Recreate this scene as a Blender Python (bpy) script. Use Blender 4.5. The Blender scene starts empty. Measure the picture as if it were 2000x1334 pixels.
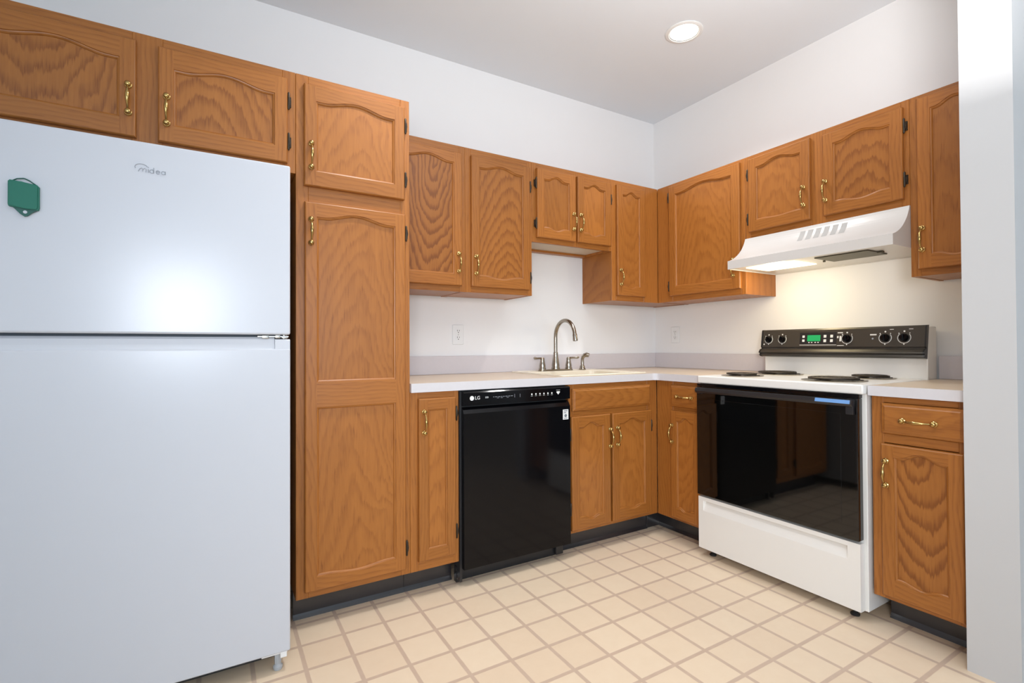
import bpy, bmesh, math, random
from mathutils import Vector, Matrix
random.seed(7)
sc = bpy.context.scene
COL = sc.collection
PI = math.pi

# ------------------------------------------------------------------ camera
cam_d = bpy.data.cameras.new('camera'); cam = bpy.data.objects.new('camera', cam_d); COL.objects.link(cam)
cam_d.sensor_fit = 'HORIZONTAL'; cam_d.sensor_width = 36.0; cam_d.lens = 973.88/2000*36.0
cam_d.clip_start = 0.02; cam_d.clip_end = 100
R_ = Vector((0.86030486, -0.50975733, -0.0047968)); U_ = Vector((-0.00133885, -0.01166887, 0.99993102)); F_ = Vector((0.50977814, 0.86023909, 0.01072127))
m3 = Matrix((R_, U_, -F_)).transposed()
cam.matrix_world = Matrix.Translation((-2.8203, -2.6596, 1.0682)) @ m3.to_4x4()
sc.camera = cam

# ------------------------------------------------------------------ colour management, world, lights
vs = sc.view_settings
vs.view_transform = 'Standard'; vs.look = 'None'; vs.gamma = 1.0; vs.use_curve_mapping = False
vs.exposure = -0.07
W = bpy.data.worlds.new('sky'); sc.world = W; W.use_nodes = True
bg = W.node_tree.nodes['Background']; bg.inputs['Color'].default_value = (0.62, 0.80, 1.0, 1); bg.inputs['Strength'].default_value = 1.0

def area(name, loc, target, sx, sy, power, color, spread=180):
    l = bpy.data.lights.new(name, 'AREA'); l.shape = 'RECTANGLE'; l.size = sx; l.size_y = sy
    l.energy = power; l.color = color; l.spread = math.radians(spread)
    o = bpy.data.objects.new(name, l); COL.objects.link(o); o.location = loc
    d = Vector(target) - Vector(loc); o.rotation_euler = d.to_track_quat('-Z', 'Y').to_euler()
    return o
BACK = -7.4; XL_ = -4.5
DAY = (0.42, 0.68, 1.0)
area('daylight_1', (-3.25, BACK - 0.06, 1.56), (-3.25, 0, 1.50), 1.0, 1.3, 56, DAY)
area('daylight_2', (-1.00, BACK - 0.06, 1.40), (-1.00, 0, 1.40), 1.7, 1.9, 24, (.72, .88, 1.0))
area('side_fill', (XL_ - 0.06, -4.0, 1.45), (0, -4.0, 1.45), 1.9, 1.9, 24, (.93, .97, 1.0))  # unseen side source, added to brighten surfaces that face left
CEIL = 2.732
CAN = (1.0, 0.99, 0.98)
LIGHTS = [(-0.691, -0.87, 6, CAN), (-2.10, -1.05, 8, CAN)]  # second light is unseen, added to brighten the lower kitchen
FL = (1.0, .985, .985)
area('soft_fill', (-3.04, -3.20, 1.34), (-.70, -.1, 1.10), .55, .55, 11, FL, spread=100)  # unseen lamp added to brighten the walls under the cabinets
area('bounce_fill', (-1.45, -2.35, 1.85), (-1.45, -2.35, CEIL), .35, .35, 38, FL)  # unseen lamp added below the ceiling for soft bounced fill
for lx, ly, lp, lc in LIGHTS:
    l = bpy.data.lights.new('recessed_bulb_and_fill', 'AREA'); l.shape = 'DISK'; l.size = 0.13; l.energy = lp; l.color = lc; l.spread = math.radians(115)
    o = bpy.data.objects.new('recessed_bulb_and_fill', l); COL.objects.link(o); o.location = (lx, ly, CEIL - 0.012)

# ------------------------------------------------------------------ node helpers
def newmat(name):
    m = bpy.data.materials.new(name); m.use_nodes = True
    nt = m.node_tree; b = nt.nodes['Principled BSDF']
    return m, nt, b
def setin(b, **k):
    for n, v in k.items():
        n = n.replace('_', ' ')
        if n in b.inputs: b.inputs[n].default_value = v
def mth(nt, op, a, b=None, c=None):
    n = nt.nodes.new('ShaderNodeMath'); n.operation = op
    for i, s in enumerate((a, b, c)):
        if s is None: continue
        if isinstance(s, (int, float)): n.inputs[i].default_value = s
        else: nt.links.new(s, n.inputs[i])
    return n.outputs[0]
def noise(nt, vec, scale, detail=3, rough=.5):
    n = nt.nodes.new('ShaderNodeTexNoise'); n.inputs['Scale'].default_value = scale
    n.inputs['Detail'].default_value = detail; n.inputs['Roughness'].default_value = rough
    nt.links.new(vec, n.inputs['Vector']); return n.outputs['Fac']
def comb(nt, x, y, z):
    n = nt.nodes.new('ShaderNodeCombineXYZ')
    for i, s in enumerate((x, y, z)):
        if isinstance(s, (int, float)): n.inputs[i].default_value = s
        else: nt.links.new(s, n.inputs[i])
    return n.outputs[0]
def mixc(nt, f, a, b):
    n = nt.nodes.new('ShaderNodeMix'); n.data_type = 'RGBA'
    if isinstance(f, (int, float)): n.inputs[0].default_value = f
    else: nt.links.new(f, n.inputs[0])
    for i, s in ((6, a), (7, b)):
        if isinstance(s, tuple): n.inputs[i].default_value = (*s, 1)
        else: nt.links.new(s, n.inputs[i])
    return n.outputs[2]
def ramp(nt, f, stops):
    n = nt.nodes.new('ShaderNodeValToRGB'); cr = n.color_ramp
    while len(cr.elements) < len(stops): cr.elements.new(0.5)
    for e, (p, c) in zip(cr.elements, stops):
        e.position = p; e.color = (*c, 1) if isinstance(c, tuple) else (c, c, c, 1)
    nt.links.new(f, n.inputs[0]); return n.outputs[0]
def bump(nt, b, h, strength, dist=.002):
    n = nt.nodes.new('ShaderNodeBump'); n.inputs['Strength'].default_value = strength; n.inputs['Distance'].default_value = dist
    nt.links.new(h, n.inputs['Height']); nt.links.new(n.outputs[0], b.inputs['Normal'])

def simple(name, col, rough=.5, metal=0, mott=0.03, mscale=8, bumpk=0, bscale=200, **kw):
    m, nt, b = newmat(name)
    tc = nt.nodes.new('ShaderNodeTexCoord')
    f = noise(nt, tc.outputs['Object'], mscale, 4)
    c = mixc(nt, f, tuple(x*(1-mott) for x in col), tuple(min(1, x*(1+mott)) for x in col))
    nt.links.new(c, b.inputs['Base Color'])
    setin(b, Roughness=rough, Metallic=metal, **kw)
    if bumpk: bump(nt, b, noise(nt, tc.outputs['Object'], bscale, 2), bumpk, .001)
    return m

OAK_L = (0.415, 0.153, 0.029); OAK_D = (0.215, 0.066, 0.010)
def oak(name, horiz=False, cathedral=True, tint=1.0, ring=66.0, tilt=.13, band_k=.22, wave=1.35):
    m, nt, b = newmat(name)
    tc = nt.nodes.new('ShaderNodeTexCoord'); oi = nt.nodes.new('ShaderNodeObjectInfo')
    sp = nt.nodes.new('ShaderNodeSeparateXYZ'); nt.links.new(tc.outputs['Object'], sp.inputs[0])
    x, y, z = sp.outputs
    if horiz: x, z = z, x
    rnd = oi.outputs['Random']
    seed = mth(nt, 'MULTIPLY', rnd, 37.0)
    r2 = mth(nt, 'FRACT', mth(nt, 'MULTIPLY', rnd, 13.7)); r3 = mth(nt, 'FRACT', mth(nt, 'MULTIPLY', rnd, 71.3))
    x2 = mth(nt, 'ADD', x, mth(nt, 'MULTIPLY', y, 0.6))
    n1 = mth(nt, 'SUBTRACT', noise(nt, comb(nt, mth(nt, 'MULTIPLY', x, 6.), seed, mth(nt, 'MULTIPLY', z, 3.)), 1.0, 3), .5)
    n2 = mth(nt, 'SUBTRACT', noise(nt, comb(nt, mth(nt, 'MULTIPLY', x, 34.), seed, mth(nt, 'MULTIPLY', z, 13.)), 1.0, 2), .5)
    n3 = mth(nt, 'SUBTRACT', noise(nt, comb(nt, mth(nt, 'MULTIPLY', x, 2.), seed, mth(nt, 'MULTIPLY', z, .9)), 1.0, 1), .5)
    off = mth(nt, 'MULTIPLY', mth(nt, 'SUBTRACT', r2, .5), .12 if cathedral else .02)
    xx = mth(nt, 'ADD', mth(nt, 'ADD', x2, off), mth(nt, 'MULTIPLY', n1, (.10 if cathedral else .03)*wave))
    if not cathedral: xx = mth(nt, 'ADD', xx, .22)
    sgn = mth(nt, 'SUBTRACT', mth(nt, 'MULTIPLY', mth(nt, 'GREATER_THAN', r3, .45), 2.), 1.)
    fz = mth(nt, 'MULTIPLY', mth(nt, 'MULTIPLY', z, tilt), sgn)
    fz = mth(nt, 'ADD', fz, mth(nt, 'ADD', mth(nt, 'MULTIPLY', r2, .06), .17 if cathedral else .05))
    fz = mth(nt, 'ADD', fz, mth(nt, 'ADD', mth(nt, 'MULTIPLY', n1, .045*wave), mth(nt, 'MULTIPLY', n3, .12)))
    r = mth(nt, 'SQRT', mth(nt, 'ADD', mth(nt, 'MULTIPLY', xx, xx), mth(nt, 'MULTIPLY', fz, fz)))
    n4 = mth(nt, 'SUBTRACT', noise(nt, comb(nt, mth(nt, 'MULTIPLY', x, 170.), seed, mth(nt, 'MULTIPLY', z, 5.)), 1.0, 2), .5)
    r = mth(nt, 'ADD', r, mth(nt, 'ADD', mth(nt, 'MULTIPLY', n2, .008), mth(nt, 'MULTIPLY', n4, .013 if cathedral else .006)))
    fr = mth(nt, 'FRACT', mth(nt, 'MULTIPLY', r, ring))
    band = ramp(nt, fr, [(0, .0), (.40, .12), (.70, .85), (.84, 1.0), (.97, .05)])
    pv = comb(nt, mth(nt, 'MULTIPLY', x, 420.), mth(nt, 'MULTIPLY', y, 420.), mth(nt, 'MULTIPLY', z, 14.))
    pores = ramp(nt, noise(nt, pv, 1.0, 2), [(.50, 0.), (.66, 1.0)])
    fv = comb(nt, mth(nt, 'MULTIPLY', x, 120.), seed, mth(nt, 'MULTIPLY', z, 5.))
    streak = noise(nt, fv, 1.0, 3)
    broad = mth(nt, 'SUBTRACT', noise(nt, comb(nt, mth(nt, 'MULTIPLY', x, 18.), seed, mth(nt, 'MULTIPLY', z, 2.)), 1.0, 3), .5)
    k = mth(nt, 'ADD', mth(nt, 'MULTIPLY', band, band_k), mth(nt, 'MULTIPLY', streak, .42))
    k = mth(nt, 'ADD', k, mth(nt, 'MULTIPLY', mth(nt, 'MULTIPLY', pores, .34), mth(nt, 'ADD', band, .35)))
    k = mth(nt, 'ADD', k, mth(nt, 'MULTIPLY', broad, .35))
    L = tuple(c*tint for c in OAK_L); D = tuple(c*tint for c in OAK_D)
    c = mixc(nt, k, L, D)
    bright = mth(nt, 'ADD', mth(nt, 'MULTIPLY', mth(nt, 'SUBTRACT', rnd, .5), .16), 1.0)
    hs = nt.nodes.new('ShaderNodeHueSaturation'); nt.links.new(c, hs.inputs['Color']); nt.links.new(bright, hs.inputs['Value'])
    nt.links.new(hs.outputs[0], b.inputs['Base Color'])
    setin(b, Roughness=.36, Specular_IOR_Level=.45)
    bump(nt, b, k, -.12, .001)
    return m

M = {}
M['oak_v'] = oak('oak_vertical', False, False)
M['oak_h'] = oak('oak_horizontal', True, False)
M['oak_p'] = oak('oak_panel', False, True)
M['oak_ph'] = oak('oak_drawer_panel', True, True)
M['oak_pd'] = oak('oak_panel_bold', False, True, tint=.90, ring=46, band_k=.75, tilt=.30, wave=1.5)
M['oak_pm'] = oak('oak_panel_figured', False, True, ring=55, band_k=.50, tilt=.26, wave=1.3)
M['oak_side'] = oak('oak_side', False, True, tint=1.05, ring=30)
M['melamine'] = simple('cabinet_underside', (.62, .52, .40), .5)
M['wall'] = simple('wall_paint', (.87, .86, .85), .75, mott=.008, bumpk=.06, bscale=260)
M['wall_dimmed'] = simple('wall_paint_dimmed', (.56, .555, .55), .75, mott=.008, bumpk=.06, bscale=260)  # wall paint darkened, the partition's dimmer light put into its colour
M['ceil'] = simple('ceiling_paint', (.80, .84, .88), .85, mott=.008)
M['trim'] = simple('white_trim_paint', (.84, .84, .82), .45)
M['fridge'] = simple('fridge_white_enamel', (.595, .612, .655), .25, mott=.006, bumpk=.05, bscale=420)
M['gasket'] = simple('grey_gasket', (.16, .18, .20), .6)
M['greyplastic'] = simple('grey_plastic', (.42, .44, .46), .45)
M['darkside'] = simple('fridge_side_grey', (.30, .31, .32), .5)
M['stove_white'] = simple('almond_white_enamel', (.85, .83, .785), .22, mott=.006)
M['hood_white'] = simple('hood_white_enamel', (.64, .615, .585), .30, mott=.006)
M['counter_top_warmed'] = simple('laminate_top_warm_bounce', (.63, .505, .37), .30, mott=.05, mscale=60)  # warm bounce from the cabinets is put into the top's colour
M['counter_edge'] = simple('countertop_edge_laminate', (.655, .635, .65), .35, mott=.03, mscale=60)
M['splash'] = simple('backsplash_laminate', (.66, .615, .63), .4, mott=.03, mscale=60)
M['black'] = simple('black_gloss', (.003, .003, .004), .10, mott=.1, Specular_IOR_Level=.24)
M['blackglass'] = simple('black_oven_glass', (.002, .002, .002), .04, mott=.1, Specular_IOR_Level=.62)
M['blacksatin'] = simple('black_satin', (.018, .018, .020), .32, mott=.1)
M['console'] = simple('console_black_brushed', (.075, .068, .058), .28, metal=.35, mott=.1)
M['steel'] = simple('brushed_steel', (.62, .60, .56), .26, metal=1, mott=.05, mscale=60)
M['sink'] = simple('almond_sink_enamel', (.78, .70, .56), .2)
M['nickel'] = simple('brushed_nickel', (.36, .32, .265), .22, metal=1, mott=.05, mscale=60)
M['brass'] = simple('polished_brass', (.50, .34, .125), .20, metal=1, mott=.08, mscale=60)
M['bronze'] = simple('dark_bronze_hinge', (.055, .042, .030), .38, metal=.7, mott=.1)
M['vinyl'] = simple('black_vinyl_base', (.028, .026, .028), .24, mott=.1, bumpk=.03, Specular_IOR_Level=.7)
M['plastic_w'] = simple('white_plastic', (.85, .85, .84), .35)
M['dark'] = simple('dark_slot', (.02, .02, .02), .6)
M['print'] = simple('white_print', (.80, .80, .78), .5)
M['printgrey'] = simple('grey_print', (.36, .38, .42), .5)
M['green'] = simple('green_plastic', (.003, .14, .09), .5)
M['green_d'] = simple('dark_green_plastic', (.003, .085, .06), .35)
M['coil'] = simple('burner_coil', (.050, .040, .030), .45, metal=.5)
M['drip'] = simple('chrome_drip_pan', (.30, .26, .20), .22, metal=1)
M['filter'] = simple('aluminium_filter', (.11, .10, .07), .5, metal=.8)
M['slot'] = simple('hood_vent_grey', (.44, .43, .41), .6)
M['paleblue'] = simple('blue_film', (.16, .34, .66), .3)
M['sticker'] = simple('paper_sticker', (.78, .78, .78), .6)
M['glass'] = None
def emis(name, col, s):
    m, nt, b = newmat(name); setin(b, Roughness=.5); b.inputs['Base Color'].default_value = (*col, 1)
    b.inputs['Emission Color'].default_value = (*col, 1); b.inputs['Emission Strength'].default_value = s
    return m
M['bulb'] = emis('lamp_glow', (1.0, .93, .78), 5.0)
M['hoodlamp'] = emis('hood_lamp_glow', (1.0, .88, .60), 3.0)
M['lcd'] = emis('green_display', (.006, .30, .09), .40)
M['glass'], _nt, _b = newmat('window_glass'); setin(_b, Roughness=.0, Transmission_Weight=1.0, IOR=1.0); _b.inputs['Base Color'].default_value = (1, 1, 1, 1)

def floor_mat():
    m, nt, b = newmat('vinyl_tile_floor')
    tc = nt.nodes.new('ShaderNodeTexCoord'); sp = nt.nodes.new('ShaderNodeSeparateXYZ'); nt.links.new(tc.outputs['Object'], sp.inputs[0])
    T = .1523
    wob = mth(nt, 'MULTIPLY', mth(nt, 'SUBTRACT', noise(nt, tc.outputs['Object'], 40, 2), .5), .010)
    def cell(c, o):
        g = mth(nt, 'DIVIDE', mth(nt, 'SUBTRACT', c, o), T)
        f = mth(nt, 'FRACT', g)
        d = mth(nt, 'ABSOLUTE', mth(nt, 'SUBTRACT', f, .5))      # .5 at the line
        return mth(nt, 'FLOOR', g), mth(nt, 'ADD', d, wob)
    ix, dx = cell(sp.outputs[0], -1.4970); iy, dy = cell(sp.outputs[1], -.8785)
    d = mth(nt, 'MAXIMUM', dx, dy)
    line = ramp(nt, d, [(.446, 0.), (.462, 1.)])
    wn = nt.nodes.new('ShaderNodeTexWhiteNoise'); nt.links.new(comb(nt, ix, iy, 0.), wn.inputs['Vector'])
    mot = noise(nt, tc.outputs['Object'], 18, 5, .65)
    k = mth(nt, 'ADD', mth(nt, 'MULTIPLY', wn.outputs['Value'], .45), mth(nt, 'MULTIPLY', mot, .6))
    tile = mixc(nt, k, (.80, .66, .49), (.72, .56, .40))
    grout = mixc(nt, noise(nt, tc.outputs['Object'], 30, 3), (.53, .395, .295), (.60, .455, .35))
    nt.links.new(mixc(nt, line, tile, grout), b.inputs['Base Color'])
    setin(b, Roughness=.5, Specular_IOR_Level=.28)
    h = mth(nt, 'SUBTRACT', mth(nt, 'MULTIPLY', mot, .15), line)
    bump(nt, b, h, .10, .002)
    return m
M['floor'] = floor_mat()

# ------------------------------------------------------------------ mesh helpers
def obj(name, bm, mats, parent=None, loc=(0, 0, 0), rot=(0, 0, 0), smooth=False):
    me = bpy.data.meshes.new(name)
    bmesh.ops.recalc_face_normals(bm, faces=bm.faces)
    bm.to_mesh(me); bm.free()
    if not isinstance(mats, (list, tuple)): mats = [mats]
    for m in mats: me.materials.append(M[m] if isinstance(m, str) else m)
    if smooth:
        for p in me.polygons: p.use_smooth = True
        if smooth is not True:
            try: me.set_sharp_from_angle(angle=math.radians(smooth))
            except Exception: pass
            for p in me.polygons:
                if p.area > .0012: p.use_smooth = False
    o = bpy.data.objects.new(name, me); COL.objects.link(o)
    o.location = loc; o.rotation_euler = rot
    if parent: o.parent = parent
    return o
def tag(o, label, cat, group=None):
    o['label'] = label; o['category'] = cat
    if group: o['group'] = group
    return o
def thing(name, label, cat, loc=(0, 0, 0), rz=0, group=None):
    o = bpy.data.objects.new(name, None); COL.objects.link(o); o.empty_display_size = .1
    o.location = loc; o.rotation_euler = (0, 0, rz)
    return tag(o, label, cat, group)
def struct(o, label=None):
    o['kind'] = 'structure'
    return o
def B(): return bmesh.new()
def box(bm, x0, x1, y0, y1, z0, z1, mi=0, bev=0, seg=2):
    if x0 > x1: x0, x1 = x1, x0
    if y0 > y1: y0, y1 = y1, y0
    if z0 > z1: z0, z1 = z1, z0
    vs_ = [bm.verts.new(p) for p in ((x0,y0,z0),(x1,y0,z0),(x1,y1,z0),(x0,y1,z0),(x0,y0,z1),(x1,y0,z1),(x1,y1,z1),(x0,y1,z1))]
    fs = [bm.faces.new([vs_[i] for i in q]) for q in ((0,3,2,1),(4,5,6,7),(0,1,5,4),(1,2,6,5),(2,3,7,6),(3,0,4,7))]
    for f in fs: f.material_index = mi
    if bev:
        es = set(e for f in fs for e in f.edges)
        r = bmesh.ops.bevel(bm, geom=list(es), offset=bev, segments=seg, affect='EDGES', profile=.5)
        for f in r['faces']: f.material_index = mi
    return fs
def lathe(bm, prof, n=24, mat=None, mi=0, cap=True):
    """prof: list of (radius, height) along +Z; mat: Matrix placing it"""
    rings = []
    for r, h in prof:
        ring = []
        for i in range(n):
            a = 2*PI*i/n
            p = Vector((r*math.cos(a), r*math.sin(a), h))
            ring.append(bm.verts.new(mat @ p if mat else p))
        rings.append(ring)
    for a, b_ in zip(rings[:-1], rings[1:]):
        for i in range(n):
            f = bm.faces.new((a[i], a[(i+1) % n], b_[(i+1) % n], b_[i])); f.material_index = mi
    if cap:
        for ring in (rings[0], rings[-1]):
            try: bm.faces.new(ring).material_index = mi
            except ValueError: pass
def tube(bm, pts, rad, n=10, mi=0, closed=False, flat=None):
    """sweep a circle along pts; rad number or list; flat=(sx,sy) squashes the section"""
    pts = [Vector(p) for p in pts]; N = len(pts)
    if not isinstance(rad, (list, tuple)): rad = [rad]*N
    rings = []; ref = None
    for i in range(N):
        if closed: t = (pts[(i+1) % N] - pts[i-1])
        else: t = pts[min(i+1, N-1)] - pts[max(i-1, 0)]
        t.normalize()
        if ref is None:
            ref = Vector((0, 0, 1)) if abs(t.z) < .9 else Vector((1, 0, 0))
        u = (ref - t*ref.dot(t)).normalized(); v_ = t.cross(u); ref = u
        sx, sy = flat or (1, 1)
        rings.append([bm.verts.new(pts[i] + u*rad[i]*sx*math.cos(2*PI*k/n) + v_*rad[i]*sy*math.sin(2*PI*k/n)) for k in range(n)])
    rr = list(zip(rings[:-1], rings[1:]))
    if closed: rr.append((rings[-1], rings[0]))
    for a, b_ in rr:
        for k in range(n):
            bm.faces.new((a[k], a[(k+1) % n], b_[(k+1) % n], b_[k])).material_index = mi
    if not closed:
        bm.faces.new(rings[0][::-1]).material_index = mi; bm.faces.new(rings[-1]).material_index = mi
def prism(bm, poly, axis, a, b_, mi=0):
    """extrude 2-D polygon along axis ('x','y','z') from a to b"""
    def P(p, t):
        if axis == 'x': return (t, p[0], p[1])
        if axis == 'y': return (p[0], t, p[1])
        return (p[0], p[1], t)
    A = [bm.verts.new(P(p, a)) for p in poly]; C = [bm.verts.new(P(p, b_)) for p in poly]
    n = len(poly); fs = []
    for i in range(n): fs.append(bm.faces.new((A[i], A[(i+1) % n], C[(i+1) % n], C[i])))
    fs.append(bm.faces.new(A[::-1])); fs.append(bm.faces.new(C))
    for f in fs: f.material_index = mi
    return fs
def grid_solid(bm, xs, ys, occ, z0, z1, mi_top=0, mi_side=1):
    V = {}
    def vert(i, j, k):
        if (i, j, k) not in V: V[(i, j, k)] = bm.verts.new((xs[i], ys[j], (z0, z1)[k]))
        return V[(i, j, k)]
    nx, ny = len(xs)-1, len(ys)-1
    O = lambda i, j: 0 <= i < nx and 0 <= j < ny and occ(i, j)
    for i in range(nx):
        for j in range(ny):
            if not O(i, j): continue
            bm.faces.new((vert(i,j,1), vert(i+1,j,1), vert(i+1,j+1,1), vert(i,j+1,1))).material_index = mi_top
            bm.faces.new((vert(i,j,0), vert(i,j+1,0), vert(i+1,j+1,0), vert(i+1,j,0))).material_index = mi_side
            for (di, dj, a, b_) in ((-1,0,(i,j),(i,j+1)), (1,0,(i+1,j),(i+1,j+1)), (0,-1,(i,j),(i+1,j)), (0,1,(i,j+1),(i+1,j+1))):
                if not O(i+di, j+dj):
                    bm.faces.new((vert(*a,0), vert(*b_,0), vert(*b_,1), vert(*a,1))).material_index = mi_side
def text_bm(bm, body, size, mat, align='CENTER', mi=0, ext=.0003, shear=0):
    cu = bpy.data.curves.new('lettering', 'FONT'); cu.body = body; cu.size = size; cu.align_x = align; cu.align_y = 'CENTER'
    cu.extrude = ext; cu.shear = shear; cu.resolution_u = 3
    o = bpy.data.objects.new('lettering', cu); COL.objects.link(o)
    bpy.context.view_layer.update()
    dg = bpy.context.evaluated_depsgraph_get()
    me = bpy.data.meshes.new_from_object(o.evaluated_get(dg))
    bpy.data.objects.remove(o); bpy.data.curves.remove(cu)
    n0 = len(bm.verts); f0 = len(bm.faces)
    bm.from_mesh(me); bpy.data.meshes.remove(me)
    bm.verts.ensure_lookup_table(); bm.faces.ensure_lookup_table()
    for v_ in bm.verts[n0:]: v_.co = mat @ v_.co
    for f in bm.faces[f0:]: f.material_index = mi
UP = Matrix.Rotation(PI/2, 4, 'X')          # lays lettering in the local XZ plane facing -Y
def upat(x, y, z): return Matrix.Translation((x, y, z)) @ UP
FRONT = Matrix.Rotation(PI/2, 4, 'X')       # +Z of a lathe -> -Y
def frontat(x, y, z): return Matrix.Translation((x, y, z)) @ FRONT

# ------------------------------------------------------------------ cabinet parts
def handle(parent, x, z, y=-.019, horiz=False, L=.090):
    """brass bail pull: two button ends and a swelling bowed grip"""
    bm = B()
    pts = []; rad = []
    N = 18
    for i in range(N+1):
        t = -1 + 2*i/N
        s = t*L*.47
        out = .007 + .021*(1 - abs(t)**2.6)
        r = .0030 + .0036*math.exp(-(t/.42)**2)
        pts.append((s, -out, 0) if horiz else (0, -out, s)); rad.append(r)
    tube(bm, pts, rad, 10)
    for s in (-1, 1):
        c = (s*L*.5, 0, 0) if horiz else (0, 0, s*L*.5)
        lathe(bm, [(.0100, 0), (.0112, .002), (.0104, .0045), (.0070, .0065), (.0082, .0095), (.0094, .013), (.0082, .017), (.0045, .0195), (.0005, .020)], 16, frontat(*c))
        e = (s*L*.62, -.003, 0) if horiz else (0, -.003, s*L*.62)
        a = (s*L*.5, -.004, 0) if horiz else (0, -.004, s*L*.5)
        tube(bm, [a, e], [.006, .0028], 8)
    return obj('handle', bm, 'brass', parent, (x, y, z), smooth=40)
def hinge(parent, x, z, side, slim=False):
    bm = B()
    h = .058
    lathe(bm, [(.0018, -h/2-.004), (.0042, -h/2), (.0042, h/2), (.0018, h/2+.004)], 12, Matrix.Translation((side*.0045, -.014, 0)))
    if not slim: box(bm, 0, side*.014, -.006, .0, -h*.34, h*.34, bev=.001, seg=1)
    if not slim: poly = [(side*.002, -h*.42), (side*.011, -h*.22), (side*.013, 0), (side*.011, h*.22), (side*.002, h*.42)]
    if not slim: prism(bm, poly, 'y', -.0145, -.0005)
    return obj('hinge', bm, 'bronze', parent, (x, 0, z), smooth=40)

def archf(t, a, sh):
    u = min(1, max(0, (t-sh)/(1-2*sh)))
    return a*(.5-.5*math.cos(2*PI*u))**.85
def door(parent, x0, x1, z0, z1, openings=None, stile=.043, top=.055, bot=.058, amp_t=.023, amp_b=.015, sh=.10,
         hand=None, hinges=None, name='door', handh=None, pm='oak_p', slim=False):
    """frame-and-panel oak door; local origin at its lower left corner, front at y=-.019"""
    w, h = x1-x0, z1-z0; T = .019; ch = .0045
    bm = B()
    ops = openings or [(bot, h-top, amp_b, amp_t)]
    N = 28
    def v(x, y, z): return bm.verts.new((x, y, z))
    def quad(a, b_, c, d, mi): f = bm.faces.new((a, b_, c, d)); f.material_index = mi; return f
    # outer shell: back, sides, chamfer
    R0 = [(0, 0), (w, 0), (w, h), (0, h)]; R1 = [(ch, ch), (w-ch, ch), (w-ch, h-ch), (ch, h-ch)]
    back = [v(x, 0, z) for x, z in R0]; side = [v(x, -T+.005, z) for x, z in R0]; R2 = [(ch*.45, ch*.45), (w-ch*.45, ch*.45), (w-ch*.45, h-ch*.45), (ch*.45, h-ch*.45)]
    mid = [v(x, -T+.0015, z) for x, z in R2]; fr = [v(x, -T, z) for x, z in R1]
    bm.faces.new(back)
    for A, C in ((back, side), (side, mid), (mid, fr)):
        for i in range(4):
            f = quad(A[i], A[(i+1) % 4], C[(i+1) % 4], C[i], 1 if i in (0, 2) else 0)
    xl, xr = stile, w-stile
    # stiles
    for a, b_ in ((ch, xl), (xr, w-ch)):
        quad(v(a, -T, ch), v(b_, -T, ch), v(b_, -T, h-ch), v(a, -T, h-ch), 0)
    ts = [i/N for i in range(N+1)]
    def curves(op, o):
        zb, zt, ab, at = op
        return [(xl+o+(xr-xl-2*o)*t, zb-archf(t, ab, sh)+o, zt+archf(t, at, sh)-o) for t in ts]
    # rails
    lower = [(x, ch) for x, _, _ in curves(ops[0], 0)]
    for op in ops:
        c = curves(op, 0)
        for i in range(N):
            quad(v(lower[i][0], -T, lower[i][1]), v(lower[i+1][0], -T, lower[i+1][1]), v(c[i+1][0], -T, c[i+1][1]), v(c[i][0], -T, c[i][1]), 1)
        lower = [(x, zt) for x, _, zt in c]
    for i in range(N):
        quad(v(lower[i][0], -T, lower[i][1]), v(lower[i+1][0], -T, lower[i+1][1]), v(lower[i+1][0], -T, h-ch), v(lower[i][0], -T, h-ch), 1)
    # routed edges
    prof = [(0, T), (.0012, T-.0030), (.0045, T-.0042), (.0075, T-.0070), (.0085, T-.0105)]
    for op in ops:
        loops = []
        for o, d in prof:
            c = curves(op, o)
            loops.append([v(x, -d, zb) for x, zb, _ in c] + [v(x, -d, zt) for x, _, zt in c[::-1]])
        n = len(loops[0])
        for A, C in zip(loops[:-1], loops[1:]):
            for i in range(n):
                mi = 0 if i in (N, n-1) else 1
                quad(A[i], A[(i+1) % n], C[(i+1) % n], C[i], mi)
    d = obj(name, bm, ['oak_v', 'oak_h'], parent, (x0, 0, z0))
    for op in ops:
        bm = B(); c = curves(op, .0075)
        cx = w/2; cz = op[0]
        for i in range(N):
            a, b_ = c[i], c[i+1]
            bm.faces.new([bm.verts.new(p) for p in ((a[0]-cx, 0, a[1]-cz), (b_[0]-cx, 0, b_[1]-cz), (b_[0]-cx, 0, b_[2]-cz), (a[0]-cx, 0, a[2]-cz))])
        bmesh.ops.remove_doubles(bm, verts=bm.verts, dist=1e-5)
        obj('panel', bm, pm, d, (cx, -T+.0098, cz))
    if hand: handle(d, hand[0]-x0, hand[1]-z0)
    if handh: handle(d, handh[0]-x0, handh[1]-z0, horiz=True, L=.094)
    for side, zs in (hinges or []):
        for z in zs: hinge(d, 0 if side < 0 else w, z-z0, side, slim)
    return d
def drawer(parent, x0, x1, z0, z1, hand=None, name='drawer'):
    w, h = x1-x0, z1-z0; T = .019
    bm = B(); cs = [(0, 0.0), (0, .012), (.003, .0155), (.009, .0168), (.013, .019)]
    prev = None
    for o, d in cs:
        ring = [bm.verts.new(p) for p in ((o-w/2, -d, o), (w/2-o, -d, o), (w/2-o, -d, h-o), (o-w/2, -d, h-o))]
        if prev:
            for i in range(4): bm.faces.new((prev[i], prev[(i+1) % 4], ring[(i+1) % 4], ring[i]))
        else: bm.faces.new(ring)
        prev = ring
    bm.faces.new(prev)
    d = obj(name, bm, 'oak_ph', parent, (x0+w/2, 0, z0))
    if hand: handle(d, hand[0]-x0-w/2, hand[1]-z0, horiz=True, L=.094)
    return d

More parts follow.
